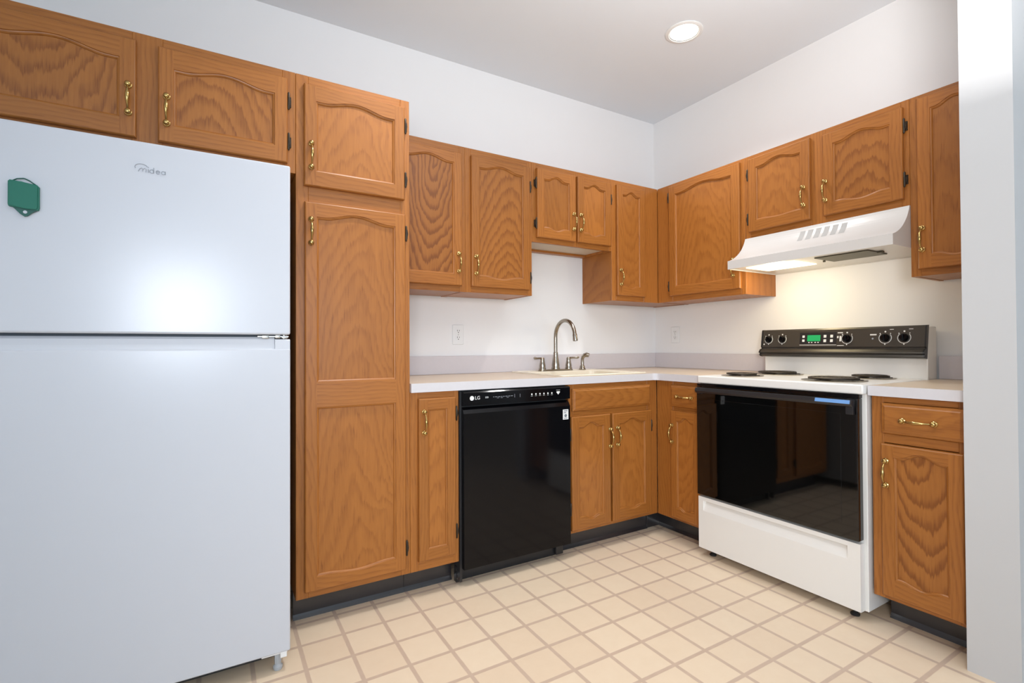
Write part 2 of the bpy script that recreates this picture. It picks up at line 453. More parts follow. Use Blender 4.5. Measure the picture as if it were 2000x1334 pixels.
def cabinet(name, label, origin, rz, w, h, depth, stiles, rails, group, toe=None, cat='cabinet', open_bottom=True, under='oak_side'):
    """local x to the right along the face, y into the wall, z up; face frame front at y=0"""
    t = thing(name, label, cat, origin, rz, group)
    bm = B()
    tk = .016
    # carcass: sides, top, back, floor recessed
    box(bm, 0, tk, .0185, depth, 0, h); box(bm, w-tk, w, .0185, depth, 0, h)
    if not toe or h > 1: box(bm, tk, w-tk, .0185, depth, h-tk, h)
    box(bm, tk, w-tk, depth-.008, depth, .02, h-tk)
    obj('carcass', bm, 'oak_side', t)
    rc = .014 if under == 'melamine' else .002
    bm = B(); box(bm, tk, w-tk, .0185, depth-.008, rc, rc+.012); obj('bottom_panel', bm, under, t)
    if under == 'melamine':
        bm = B(); box(bm, tk, w-tk, depth-.05, depth-.0085, .0, rc-.0005); obj('hanging_rail', bm, 'oak_h', t)
    bm = B()
    for a, b_ in stiles: box(bm, a, b_, 0, .019, 0, h, 0, bev=.0012, seg=1)
    for a, b_ in rails:
        xs = sorted(stiles)
        for s0, s1 in zip(xs[:-1], xs[1:]): box(bm, s0[1], s1[0], .0002, .019, a, b_, 1, bev=.001, seg=1)
    obj('face_frame', bm, ['oak_v', 'oak_h'], t)
    if toe:
        bm = B(); x0, x1, yt, zt = toe
        box(bm, x0, x1, yt, yt+.012, -zt, -.001, bev=.001, seg=1)
        prism(bm, [(yt-.010, -zt), (yt, -zt), (yt, -zt+.018), (yt-.004, -zt+.010)], 'x', x0, x1)
        obj('toe_kick', bm, 'vinyl', t)
    return t

R90 = -PI/2
yA, xB_ = -.613, -.642         # base face planes
uA, uB = -.292, -.280          # upper face planes
ZB, ZC, ZT = .112, .914, 2.118

# ------------------------------------------------------------------ room
def slab(name, x0, x1, y0, y1, z0, z1, m):
    bm = B(); box(bm, x0, x1, y0, y1, z0, z1); return struct(obj(name, bm, m))
XL, XR = -4.5, 1.6
slab('floor', XL-.1, XR+.1, BACK-.1, .1, -.08, 0, 'floor')
slab('ceiling', XL-.1, XR+.1, BACK-.1, .1, CEIL, CEIL+.08, 'ceil')
slab('wall_back', XL, .1, 0, .1, 0, CEIL, 'wall')
slab('wall_right', 0, .1, -2.001, 0, 0, CEIL, 'wall')
slab('wall_partition', -.70, XR, -2.131, -2.001, 0, CEIL, 'wall_dimmed')
bm = B(); wy0, wy1, wz0, wz1 = -5.0, -3.0, .45, 2.45
box(bm, XL-.1, XL, BACK, wy0, 0, CEIL); box(bm, XL-.1, XL, wy1, .1, 0, CEIL); box(bm, XL-.1, XL, wy0, wy1, 0, wz0); box(bm, XL-.1, XL, wy0, wy1, wz1, CEIL)
struct(obj('wall_left', bm, 'wall'))
bm = B(); f = .055
box(bm, XL-.05, XL+.015, wy0, wy0+f, wz0, wz1); box(bm, XL-.05, XL+.015, wy1-f, wy1, wz0, wz1)
box(bm, XL-.05, XL+.015, wy0+f, wy1-f, wz0, wz0+f); box(bm, XL-.05, XL+.015, wy0+f, wy1-f, wz1-f, wz1); box(bm, XL-.045, XL+.005, -4.03, -3.97, wz0+f, wz1-f)
struct(obj('window_3', bm, 'trim'))  # window added out of view to go with the left fill light
slab('wall_far_right', XR, XR+.1, BACK, -2.0, 0, CEIL, 'wall')
bm = B()
wins = [(-3.82, -2.68, .84, 2.28), (-1.88, -.12, .42, 2.38)]
xs = [XL, wins[0][0], wins[0][1], wins[1][0], wins[1][1], XR]
box(bm, xs[0], xs[1], BACK-.1, BACK, 0, CEIL); box(bm, xs[2], xs[3], BACK-.1, BACK, 0, CEIL); box(bm, xs[4], xs[5], BACK-.1, BACK, 0, CEIL)
for x0, x1, z0, z1 in wins:
    box(bm, x0, x1, BACK-.1, BACK, 0, z0); box(bm, x0, x1, BACK-.1, BACK, z1, CEIL)
struct(obj('wall_front', bm, 'wall'))
for i, (x0, x1, z0, z1) in enumerate(wins):
    bm = B(); f = .055
    box(bm, x0, x0+f, BACK-.05, BACK+.015, z0, z1); box(bm, x1-f, x1, BACK-.05, BACK+.015, z0, z1)
    box(bm, x0+f, x1-f, BACK-.05, BACK+.015, z0, z0+f); box(bm, x0+f, x1-f, BACK-.05, BACK+.015, z1-f, z1)
    xm = (x0+x1)/2; box(bm, xm-.03, xm+.03, BACK-.045, BACK+.005, z0+f, z1-f)
    struct(obj('window_%d' % (i+1), bm, 'trim'))

# ------------------------------------------------------------------ refrigerator
FX0, FX1, FY = -3.355, -2.608, -.850
t = thing('refrigerator', 'white top-freezer refrigerator standing left of the tall pantry', 'refrigerator', (FX0, FY, 0))
w = FX1-FX0
bm = B(); box(bm, .004, w-.004, .062, .70, .055, 1.672, bev=.004); obj('cabinet_body', bm, 'darkside', t)
bm = B(); box(bm, 0, w, 0, .058, 1.112, 1.678, bev=.006, seg=3); fd = obj('freezer_door', bm, 'fridge', t, smooth=40)
bm = B(); box(bm, .01, w-.01, .050, .066, 1.098, 1.120); box(bm, .01, w-.01, .054, .066, .07, 1.67); obj('door_gasket', bm, 'gasket', t)
bm = B()
gx = w-.047
box(bm, 0, w, 0, .058, .065, 1.066, bev=.005, seg=3)
prism(bm, [(.004, 1.062), (.058, 1.062), (.058, 1.104), (.020, 1.104), (.012, 1.097), (.007, 1.080)], 'x', .003, gx)
prism(bm, [(.0015, 1.060), (.058, 1.060), (.058, 1.097), (.006, 1.097), (.0015, 1.092)], 'x', gx+.0005, w-.001)
obj('fridge_door', bm, 'fridge', t, smooth=40)
bm = B()
box(bm, w-.098, w-.004, .010, .060, 1.1035, 1.1085, bev=.001, seg=1)
lathe(bm, [(.007, 0), (.0075, .003), (.005, .006), (.001, .0065)], 14, Matrix.Translation((w-.075, .022, 1.1045)))
box(bm, w-.085, w-.064, .006, .016, 1.099, 1.110, bev=.002)
box(bm, w-.046, w-.030, .004, .016, 1.100, 1.111, bev=.002)
lathe(bm, [(.005, 0), (.005, .012)], 12, Matrix.Translation((w-.018, .018, 1.099)))
box(bm, w-.026, w-.006, .008, .018, 1.1005, 1.106, bev=.0015)
obj('centre_hinge', bm, 'steel', t, smooth=40)
bm = B()
box(bm, w-.085, w-.008, .012, .060, .056, .066, bev=.001, seg=1)
box(bm, w-.030, w-.010, .004, .016, .046, .066, bev=.002)
obj('bottom_hinge', bm, 'plastic_w', t)
for fx in (.035, w-.035):
    bm = B()
    lathe(bm, [(.013, 0), (.015, .004), (.015, .012), (.009, .018), (.008, .056)], 16, Matrix.Translation((fx, .030, 0)))
    box(bm, fx-.010, fx+.010, .024, .05, .018, .056, bev=.003)
    obj('foot', bm, 'greyplastic', t, smooth=40)
bm = B(); box(bm, .02, w-.02, .075, .085, .02, .06); obj('kick_grille', bm, 'dark', t)
# brushed script logo on the freezer door
bm = B()
def stroke(bm, pts, ox, oz, s, r=.0011):
    tube(bm, [(ox+x*s, -.0008, oz+z*s) for x, z in pts], r, 6)
ox, oz, s = .329, 1.592, .0145
def arc(cx, cz, rx, rz, a0, a1, n=14): return [(cx+rx*math.cos(math.radians(a0+(a1-a0)*i/n)), cz+rz*math.sin(math.radians(a0+(a1-a0)*i/n))) for i in range(n+1)]
stroke(bm, arc(1.05, .62, 1.05, .68, 205, 20), ox, oz, s)
stroke(bm, [(.55, -.25), (.75, .25), (1.1, .5), (1.3, .3), (1.25, -.2)], ox, oz, s)
stroke(bm, [(1.3, .25), (1.6, .5), (1.85, .3), (1.8, -.25)], ox, oz, s)
stroke(bm, [(2.2, .42), (2.2, -.28)], ox, oz, s)
stroke(bm, arc(2.75, .05, .34, .34, 0, 360), ox, oz, s); stroke(bm, [(3.1, .85), (3.1, -.28)], ox, oz, s)
stroke(bm, [(3.5, .08), (4.1, .08)], ox, oz, s); stroke(bm, arc(3.8, .05, .32, .34, 0, 320), ox, oz, s)
stroke(bm, arc(4.7, .05, .32, .34, 0, 360), ox, oz, s); stroke(bm, [(5.05, .4), (5.05, -.28)], ox, oz, s)
lathe(bm, [(.0016, 0), (.0016, .0008)], 8, frontat(ox+2.2*s, -.0003, oz+.8*s))
lg = obj('brand_lettering', bm, 'printgrey', fd); lg['label'] = 'thin grey script lettering'

# green clip
CX, CZ = -3.262, 1.478
t = thing('magnetic_clip', 'green plastic magnetic clip stuck on the freezer door near its left edge', 'magnet', (CX, FY-.0008, CZ))
bm = B()
prism(bm, [(-.030, -.032), (.004, -.036), (.028, -.037), (.030, -.030), (.030, .026), (.026, .031), (-.004, .0355), (-.028, .038), (-.0315, .034), (-.0315, -.027)], 'y', -.012, 0)
bmesh.ops.bevel(bm, geom=[e for e in bm.edges if all(v_.co.y < -.011 for v_ in e.verts)], offset=.003, segments=2, affect='EDGES')
obj('clip_body', bm, 'green', t, smooth=30)
bm = B()
outer = [(-.030, -.028), (-.020, -.036), (-.008, -.050), (.000, -.0555), (.006, -.054), (.016, -.044), (.026, -.037), (.010, -.034), (-.012, -.032)]
prism(bm, outer, 'y', -.0065, -.001); obj('grip_tab', bm, 'green_d', t)
bm = B(); lathe(bm, [(.0042, 0), (.0042, .0008)], 14, frontat(.002, -.0062, -.044)); o = obj('tab_hole', bm, 'fridge', t); o.scale = (1, 1, 1)
bm = B(); tube(bm, [(-.024, -.006, .036), (-.014, -.006, .043), (-.002, -.006, .0455), (.000, -.006, .0455), (.010, -.006, .041), (.023, -.006, .031)], .0016, 8); obj('hanging_loop', bm, 'green_d', t, smooth=True)

# ------------------------------------------------------------------ tall and over-fridge cabinets
G_UP = 'oak wall cabinets'; G_BASE = 'oak base cabinets'
ox0, ox1 = -3.476, -2.562
z0 = 1.732
t = cabinet('wall_cabinet', 'wide two-door oak wall cabinet directly above the refrigerator', (ox0, yA, z0), 0, ox1-ox0-.0005, ZT-z0, .61, [(0, .036), (.415, .498), (.868, .9135)], [(0, .035), (ZT-z0-.04, ZT-z0)], G_UP)
def L(x): return x-ox0
door(t, L(-3.452), L(-3.049), 1.762-z0, 2.085-z0, amp_b=0, hand=(L(-3.069), 1.883-z0), bot=.058, top=.068, pm='oak_pm')
door(t, L(-2.990), L(-2.592), 1.762-z0, 2.083-z0, amp_b=0, hand=(L(-2.966), 1.870-z0), bot=.058, top=.068, hinges=[(1, (1.998-z0, 1.845-z0))], pm='oak_pm')
px0, px1 = -2.5615, -2.1135
t = cabinet('pantry_cabinet', 'tall oak pantry cabinet with two doors, right of the refrigerator', (px0, yA, ZB), 0, px1-px0, ZT-ZB, .61, [(0, .045), (px1-px0-.040, px1-px0)], [(0, .04), (1.627-ZB-.015, 1.690-ZB+.015), (ZT-ZB-.05, ZT-ZB)], None, toe=(0, px1-px0, .088, ZB))
def L(x): return x-px0
door(t, L(-2.534), L(-2.139), 1.689-ZB, 2.081-ZB, amp_b=0, hand=(L(-2.509), 1.806-ZB), top=.062, hinges=[(1, (2.003-ZB, 1.775-ZB))])
h0 = .139
door(t, L(-2.532), L(-2.137), h0-ZB, 1.628-ZB, openings=[(.055, .840-h0, .012, 0), (.935-h0, 1.573-h0, 0, .023)], hand=(L(-2.510), 1.515-ZB), hinges=[(1, (1.548-ZB, .227-ZB))])

# ------------------------------------------------------------------ wall cabinets, sink wall
ZU = 1.356
def Wcab(label, x0, x1, z0, stiles, rails, **k):
    return cabinet('wall_cabinet', label, (x0, uA, z0), 0, x1-x0, ZT-z0, .291, stiles, rails, G_UP, **k)
x0 = -2.1125; w = -1.7005-x0
t = Wcab('oak wall cabinet with dark swirling grain on its door, next to the tall pantry', x0, -1.7005, ZU, [(0, .03), (w-.033, w)], [(0, .035), (ZT-ZU-.045, ZT-ZU)])
door(t, -2.090-x0, -1.725-x0, 1.386-ZU, 2.077-ZU, amp_b=0, hand=(-1.745-x0, 1.504-ZU), stile=.044, pm='oak_pd')
x0 = -1.7000; w = -1.2845-x0
t = Wcab('oak wall cabinet whose right side drops past the short pair of doors', x0, -1.2845, ZU, [(0, .033), (w-.03, w)], [(0, .035), (ZT-ZU-.045, ZT-ZU)])
door(t, -1.670-x0, -1.305-x0, 1.386-ZU, 2.077-ZU, hand=(-1.645-x0, 1.500-ZU), stile=.044, hinges=[(1, (1.968-ZU, 1.455-ZU))], pm='oak_pm')
x0 = -1.2840; zs = 1.664; w = -.6880-x0
t = Wcab('short oak wall cabinet with two small doors above the sink', x0, -.6880, zs, [(0, .035), (.295, .33), (w-.025, w)], [(0, .03), (ZT-zs-.035, ZT-zs)], under='melamine')
door(t, -1.256-x0, -.981-x0, 1.691-zs, 2.085-zs, hand=(-.998-x0, 1.807-zs), sh=.16, stile=.046, hinges=[(-1, (2.000-zs, 1.770-zs))])
door(t, -.967-x0, -.704-x0, 1.691-zs, 2.085-zs, hand=(-.945-x0, 1.808-zs), sh=.16, stile=.046, hinges=[(1, (1.985-zs,))])
x0 = -.6875; w = -.0015-x0
t = Wcab('narrow single-door oak wall cabinet in the corner, right of the sink', x0, -.0015, ZU, [(0, .035), (.275, .4065)], [(0, .035), (ZT-ZU-.035, ZT-ZU)])
door(t, -.654-x0, -.409-x0, 1.388-ZU, 2.087-ZU, hand=(-.629-x0, 1.504-ZU), sh=.16, stile=.046)

# ------------------------------------------------------------------ wall cabinets, stove wall (local x runs towards the camera)
def Bcab(label, y0, y1, z0, stiles, rails, **k):
    return cabinet('wall_cabinet', label, (uB, y0, z0), R90, y0-y1, ZT-z0, .279, stiles, rails, G_UP, **k)
y0 = -.2925
t = Bcab('large single-door oak wall cabinet in the corner, left of the range hood', y0, -.937, ZU, [(.0, .125), (.615, .6445)], [(0, .035), (ZT-ZU-.03, ZT-ZU)])
door(t, .402+y0, .912+y0, 1.390-ZU, 2.098-ZU, hand=(.872+y0, 1.512-ZU), stile=.052, amp_b=.004, hinges=[(-1, (2.030-ZU, 1.455-ZU))])
y0 = -.9375; zs = 1.663
t = Bcab('short two-door oak wall cabinet directly above the range hood', y0, -1.7045, zs, [(0, .03), (.355, .427), (.737, .767)], [(0, .035), (ZT-zs-.03, ZT-zs)])
door(t, .964+y0, 1.298+y0, 1.693-zs, 2.096-zs, hand=(1.267+y0, 1.813-zs), amp_b=.006, stile=.046, hinges=[(-1, (2.010-zs, 1.765-zs))])
door(t, 1.359+y0, 1.686+y0, 1.693-zs, 2.087-zs, hand=(1.371+y0, 1.812-zs), amp_b=.014, stile=.046, hinges=[(1, (2.005-zs, 1.775-zs))], pm='oak_pm')
y0 = -1.705
t = Bcab('oak wall cabinet right of the hood, cut off by the pale partition wall', y0, -2.0005, ZU, [(0, .035), (.262, .2955)], [(0, .04), (ZT-ZU-.03, ZT-ZU)])
door(t, 1.735+y0, 1.984+y0, 1.384-ZU, 2.100-ZU, hand=(1.752+y0, 1.508-ZU), stile=.046)

# ------------------------------------------------------------------ base cabinets
def base(label, x0, x1, stiles, rails, toe, g=G_BASE, depth=.61):
    return cabinet('base_cabinet', label, (x0, yA, ZB), 0, x1-x0, .875-ZB, depth, stiles, rails, g, toe=toe)
HB = .875-ZB
x0 = -2.1130
t = base('narrow single-door oak base cabinet between the tall pantry and the dishwasher', x0, -1.888, [(0, .036), (.200, .225)], [(0, .045), (HB-.032, HB)], (0, .225, .088, ZB))
door(t, -2.080-x0, -1.908-x0, .154-ZB, .848-ZB, openings=[(.047, .648, 0, 0)], stile=.041, hand=(-2.057-x0, .747-ZB), hinges=[(1, (.775-ZB, .255-ZB))])
x0 = -1.2745
t = base('oak sink base cabinet with two doors below a false drawer front', x0, -.6425, [(0, .030), (.555, .632)], [(0, .03), (.590, .630), (HB-.024, HB)], (0, .632, .088, ZB))
drawer(t, -1.258-x0, -.708-x0, .737-ZB, .852-ZB, name='false_drawer_front')
door(t, -1.268-x0, -1.007-x0, .129-ZB, .709-ZB, hand=(-1.014-x0, .582-ZB), sh=.16, stile=.046, hinges=[(-1, (.62-ZB, .24-ZB))], slim=True)
door(t, -.993-x0, -.704-x0, .131-ZB, .708-ZB, hand=(-.962-x0, .585-ZB), sh=.16, stile=.046, hinges=[(1, (.62-ZB,))])
def baseB(label, y0, y1, stiles, rails, toe):
    return cabinet('base_cabinet', label, (xB_, y0, ZB), R90, y0-y1, HB, .64, stiles, rails, G_BASE, toe=toe)
y0 = -.6150
t = baseB('narrow oak corner base cabinet with one drawer, left of the stove', y0, -.9355, [(0, .118), (.290, .3205)], [(0, .03), (.598, .625), (HB-.024, HB)], (-.085, .3205, .106, ZB))
bm = B(); box(bm, -.102, -.0855, .0, .118, -ZB, -.001, bev=.001, seg=1); obj('toe_kick', bm, 'vinyl', t)
drawer(t, .728+y0, .924+y0, .736-ZB, .854-ZB, hand=(.826+y0, .792-ZB))
door(t, .728+y0, .924+y0, .127-ZB, .714-ZB, hand=(.741+y0, .588-ZB), sh=.14, stile=.040)
y0 = -1.708
t = baseB('oak base cabinet with one drawer, right of the stove beside the partition', y0, -2.0005, [(0, .040), (.262, .2925)], [(0, .03), (.588, .622), (HB-.024, HB)], (.012, .2925, .106, ZB))
drawer(t, 1.745+y0, 1.992+y0, .736-ZB, .850-ZB, hand=(1.862+y0, .790-ZB))
door(t, 1.743+y0, 1.988+y0, .128-ZB, .698-ZB, hand=(1.7605+y0, .589-ZB), top=.047, bot=.068, sh=.10, stile=.042, pm='oak_pd')

# ------------------------------------------------------------------ countertops
CF, CB, ZCB = -.630, -.667, .8755
SX0, SX1, SY0, SY1 = -1.275, -.690, -.565, -.065   # sink cut-out
t = thing('countertop', 'L-shaped cream laminate countertop running from the pantry to the stove', 'countertop', (-2.1125, CF, ZCB), 0, 'laminate countertops')
def shifted(bm, o):
    for v_ in bm.verts: v_.co -= Vector(o)
bm = B()
xs = [-2.1125, SX0, SX1, CB, -.0015]; ys = [-.9365, CF, SY0, SY1, -.0015]
def occ(i, j):
    if j == 0: return i == 3
    return not (i == 1 and j == 2)
grid_solid(bm, xs, ys, occ, ZCB, ZC)
shifted(bm, (-2.1125, CF, ZCB))
# soften the inner corner with a small fillet
r = .03; cxx, cyy = CB+2.1125, 0.0
pts = [(cxx+.0002, cyy+.0002), (cxx-r, cyy+.0002)] + [(cxx-r+r*math.sin(a), cyy-r+r*math.cos(a)) for a in [PI/2*i/6 for i in range(1, 6)]] + [(cxx+.0002, cyy-r)]
fs = prism(bm, pts, 'z', .0, ZC-ZCB-.0001, 1); fs[-1].material_index = 0; fs[-2].material_index = 1
ct = obj('worktop', bm, ['counter_top_warmed', 'counter_edge'], t)
bm = B()
box(bm, -2.1125, -.0015, -.0205, -.0015, ZC+.0003, 1.018, bev=.002); box(bm, -.0205, -.0015, -.9365, -.021, ZC+.0003, 1.018, bev=.002)
shifted(bm, (-2.1125, CF, ZCB)); obj('backsplash', bm, 'splash', t)
t = thing('countertop', 'short cream laminate countertop on the base cabinet right of the stove', 'countertop', (CB, -1.7045, ZCB), 0, 'laminate countertops')
bm = B(); grid_solid(bm, [CB, -.0015], [-2.0, -1.7055], lambda i, j: True, ZCB, ZC); shifted(bm, (CB, -1.7045, ZCB)); obj('worktop', bm, ['counter_top_warmed', 'counter_edge'], t)
bm = B(); box(bm, -.0205, -.0015, -2.0, -1.7055, ZC+.0003, 1.018, bev=.002); shifted(bm, (CB, -1.7045, ZCB)); obj('backsplash', bm, 'splash', t)

# ------------------------------------------------------------------ sink, faucet, sprayer
t = thing('sink', 'single-bowl drop-in kitchen sink set into the long countertop', 'sink', (-.9825, -.315, ZC))
bm = B()
def rr(x0, x1, y0, y1, r, z, n=5):
    pts = []
    for cx, cy, a0 in ((x1-r, y1-r, 0), (x0+r, y1-r, 90), (x0+r, y0+r, 180), (x1-r, y0+r, 270)):
        for i in range(n+1):
            a = math.radians(a0+90*i/n); pts.append((cx+r*math.cos(a), cy+r*math.sin(a), z))
    return pts
X, Y = .3075, .2675
rings = [rr(-X, X, -Y, Y, .03, .0008), rr(-X+.002, X-.002, -Y+.002, Y-.002, .03, .006), rr(-X+.016, X-.016, -Y+.016, Y-.016, .03, .0065), rr(-X+.022, X-.022, -Y+.022, Y-.022, .03, .003),
         rr(-X+.040, X-.040, -Y+.035, Y-.095, .05, .003), rr(-X+.046, X-.046, -Y+.041, Y-.101, .05, -.004), rr(-X+.052, X-.052, -Y+.047, Y-.107, .05, -.16), rr(-X+.085, X-.085, -Y+.08, Y-.14, .05, -.18)]
prev = None
for rg in rings:
    cur = [bm.verts.new(p) for p in rg]
    if prev:
        for i in range(len(cur)): bm.faces.new((prev[i], prev[(i+1) % len(cur)], cur[(i+1) % len(cur)], cur[i]))
    prev = cur
bm.faces.new(prev)
obj('basin', bm, 'sink', t, smooth=40)
bm = B(); lathe(bm, [(.045, 0), (.045, .004), (.036, .005), (.034, .001), (.001, .001)], 24, Matrix.Translation((0, -.03, -.1798))); obj('drain', bm, 'nickel', t, smooth=40)

FXc, FYc, FZ = -.985, -.100, ZC+.0040
t = thing('faucet', 'brushed nickel gooseneck kitchen faucet with two lever handles behind the sink', 'faucet', (FXc, FYc, FZ))
bm = B()
pl = [(x, y) for x, y, _ in rr(-.128, .128, -.026, .026, .025, 0)]
prism(bm, pl, 'z', 0, .009); bmesh.ops.bevel(bm, geom=[e for e in bm.edges if all(v_.co.z > .008 for v_ in e.verts)], offset=.004, segments=2, affect='EDGES')
obj('base_plate', bm, 'nickel', t, smooth=40)
bm = B()
lathe(bm, [(.026, .008), (.027, .016), (.0235, .024), (.0245, .034), (.022, .050), (.017, .085), (.0145, .105), (.0155, .110), (.0135, .116)], 24)
pts = [(0, 0, .10), (0, 0, .15), (0, 0, .205)]
for i in range(1, 17):
    a = PI*i/16*.97; pts.append((0, -.098+.098*math.cos(a), .212+.098*math.sin(a)))
tube(bm, pts, .0118, 16)
e = Vector(pts[-1]); d = (Vector(pts[-1])-Vector(pts[-2])).normalized()
tube(bm, [e-d*.004, e+d*.004, e+d*.010, e+d*.032, e+d*.038], [.0125, .0145, .0135, .0155, .014], 16)
obj('spout', bm, 'nickel', t, smooth=40)
for sx in (-1, 1):
    bm = B()
    lathe(bm, [(.022, .008), (.023, .014), (.019, .022), (.020, .030), (.0165, .050), (.013, .066), (.014, .070), (.013, .078), (.008, .084), (.001, .085)], 20, Matrix.Translation((sx*.101, 0, 0)))
    tube(bm, [(sx*.101, 0, .077), (sx*.125, -.004, .079), (sx*.150, -.010, .079), (sx*.166, -.014, .081), (sx*.172, -.015, .081)], [.007, .0058, .0062, .0085, .005], 12)
    obj('lever_handle', bm, 'nickel', t, smooth=40)
t = thing('side_sprayer', 'small nickel side sprayer standing to the right of the faucet', 'sprayer', (-.772, -.100, FZ))
bm = B(); lathe(bm, [(.021, 0), (.022, .006), (.017, .012), (.0165, .022), (.013, .028)], 20); obj('holder', bm, 'nickel', t, smooth=40)
bm = B()
tube(bm, [(0, 0, .022), (0, 0, .045), (0, 0, .066), (.002, -.004, .083), (.008, -.012, .093), (.017, -.024, .097), (.026, -.036, .093)], [.0105, .011, .010, .0115, .0135, .015, .0125], 14)
obj('spray_head', bm, 'nickel', t, smooth=40)

# ------------------------------------------------------------------ outlets
def outlet(label, loc, rz):
    t = thing('wall_outlet', label, 'outlet', loc, rz, 'white wall outlets')
    bm = B(); box(bm, -.035, .035, -.006, -.0005, -.0575, .0575, bev=.0035, seg=2); obj('cover_plate', bm, 'plastic_w', t, smooth=40)
    for dz in (.0195, -.0195):
        bm = B()
        pts = [(.0165*math.cos(a)*1.0, dz+.0145*max(-.93, min(.93, math.sin(a)*1.25))) for a in [2*PI*i/28 for i in range(28)]]
        prism(bm, pts, 'y', -.0078, -.0055); s_ = obj('socket', bm, 'plastic_w', t)
        bm = B()
        box(bm, -.0075, -.0052, -.0083, -.0075, dz-.001, dz+.0085); box(bm, .0052, .0075, -.0083, -.0075, dz-.000, dz+.0075)
        lathe(bm, [(.0027, 0), (.0027, .0007)], 10, frontat(0, -.0076, dz-.0075)); obj('slot', bm, 'dark', s_)
    bm = B(); lathe(bm, [(.0032, 0), (.0026, .0012), (.0005, .0016)], 12, frontat(0, -.006, 0)); obj('screw', bm, 'steel', t)
    return t
outlet('white duplex outlet on the wall left of the faucet', (-1.611, 0, 1.141), 0)
outlet('white duplex outlet on the right wall between the corner and the stove', (0, -.193, 1.148), R90)

# ------------------------------------------------------------------ dishwasher
DX0, DX1 = -1.8860, -1.2815; w = DX1-DX0
t = thing('dishwasher', 'black built-in dishwasher with a glossy door under the countertop', 'dishwasher', (DX0, -.640, 0))
bm = B(); box(bm, .002, w-.002, .045, .60, .075, .872); obj('tub_body', bm, 'blacksatin', t)
bm = B()
prism(bm, [(.0, .806), (.050, .800), (.050, .868), (.006, .868), (.0, .862)], 'x', .012, w-.003)
cp = obj('control_panel', bm, 'black', t)
bm = B(); box(bm, .012, w-.003, .036, .052, .785, .803); obj('pocket_recess', bm, 'dark', t)
bm = B()
prism(bm, [(0, .078), (.048, .078), (.048, .795), (.026, .797), (.013, .789), (0, .770)], 'x', .012, w-.003)
dd = obj('door', bm, 'black', t)
bm = B(); box(bm, -.0005+.001, .011, .022, .05, .02, .868); obj('side_strip', bm, 'blacksatin', t)
bm = B(); box(bm, .012, w-.003, .075, .085, .004, .076); box(bm, .000, .012, .060, .085, .004, .076)
box(bm, w-.055, w-.010, .055, .075, .010, .070, bev=.004)
tp = obj('toe_panel', bm, 'blacksatin', t)
bm = B()
for sz in (.022, .040, .062): lathe(bm, [(.0035, 0), (.003, .0015), (.0005, .002)], 10, frontat(.006, .060, sz))
obj('screw', bm, 'steel', tp)
# printed marks
bm = B()
lathe(bm, [(.0105, 0), (.0105, .0004)], 20, frontat(.052, 0, .838))
text_bm(bm, 'LG', .022, upat(.080, -.0004, .838))
obj('brand_lettering', bm, 'print', cp)
bm = B(); text_bm(bm, 'DD', .011, upat(.128, -.0004, .838)); obj('badge_lettering', bm, 'print', cp)
bm = B(); x = .160
random.seed(3)
while x < .265:
    ww = random.choice((.006, .009, .012)); box(bm, x, x+ww, -.0005, 0, .8375, .8392); x += ww+.004
for x in (.180, .200, .232): box(bm, x, x+.012, -.0005, 0, .832, .8332)
obj('printed_legend', bm, 'printgrey', cp)
for x in (.275, .305):
    bm = B(); box(bm, x, x+.0012, -.0005, 0, .830, .846); obj('divider_mark', bm, 'printgrey', cp)
for i in range(6):
    bm = B(); lathe(bm, [(.0042, 0), (.0042, .0004)], 12, frontat(.372+i*.0235, 0, .8395)); box(bm, .366+i*.0235, .378+i*.0235, -.0005, 0, .8305, .8315)
    obj('touch_button', bm, 'print', cp)
bm = B(); prism(bm, [(.519, .846), (.537, .846), (.539, .842), (.528, .830), (.517, .842)], 'y', -.0005, 0)
box(bm, .516, .540, -.0005, 0, .852, .8532)
obj('start_button', bm, 'print', cp)
bm = B(); prism(bm, [(.35-.012, .809), (.56, .809), (.56, .862), (.35-.020, .862)], 'y', -.0003, 0.0)
obj('display_window', bm, 'black', cp)
bm = B(); box(bm, .556, .590, -.0006, .0002, .703, .753); st = obj('door_sticker', bm, 'sticker', dd); st['label'] = 'small white paper sticker'
bm = B(); box(bm, .562, .584, -.0009, -.0004, .744, .748); box(bm, .562, .576, -.0009, -.0004, .735, .739); lathe(bm, [(.008, 0), (.008, .0003)], 14, frontat(.573, -.0006, .722)); box(bm, .562, .584, -.0009, -.0004, .708, .711)
obj('sticker_print', bm, 'gasket', st)

# ------------------------------------------------------------------ stove (local x towards camera, local -y into the room)
SY, SWD = -.9372, .7625
SF = -.662
t = thing('electric_stove', 'white freestanding electric stove with a black glass oven door', 'stove', (SF, SY, 0), R90)
bm = B(); box(bm, .001, SWD-.001, 0, .655, .040, .880, bev=.002, seg=1); obj('body', bm, 'stove_white', t)
bm = B()
box(bm, -.0003, SWD+.0003, -.030, .545, .878, .916, bev=.006, seg=3); obj('cooktop', bm, 'stove_white', t, smooth=40)
# back guard
bm = B(); box(bm, .0, SWD, .548, .640, .880, 1.150, bev=.004); bg_ = obj('back_guard', bm, 'stove_white', t, smooth=40)
# console: slanted black panel with flared lower lip
prof = [(.5475, 1.156), (.538, 1.156), (.534, 1.148), (.522, 1.060), (.528, 1.056), (.528, 1.052), (.512, 1.048), (.502, 1.036), (.500, 1.030), (.510, 1.026), (.506, 1.016), (.516, 1.009), (.5475, 1.006)]
bm = B(); prism(bm, prof, 'x', .002, SWD-.002)
co = obj('control_console', bm, 'console', t, smooth=25)
for xx in (-.0045, SWD-.0015):
    bm = B(); prism(bm, [(y-.004, z) if y < .54 else (y+.004, z+.001) for y, z in prof[:-1]] + [(.530, 1.006)] , 'x', xx, xx+.006); obj('end_cap', bm, 'blacksatin', co)
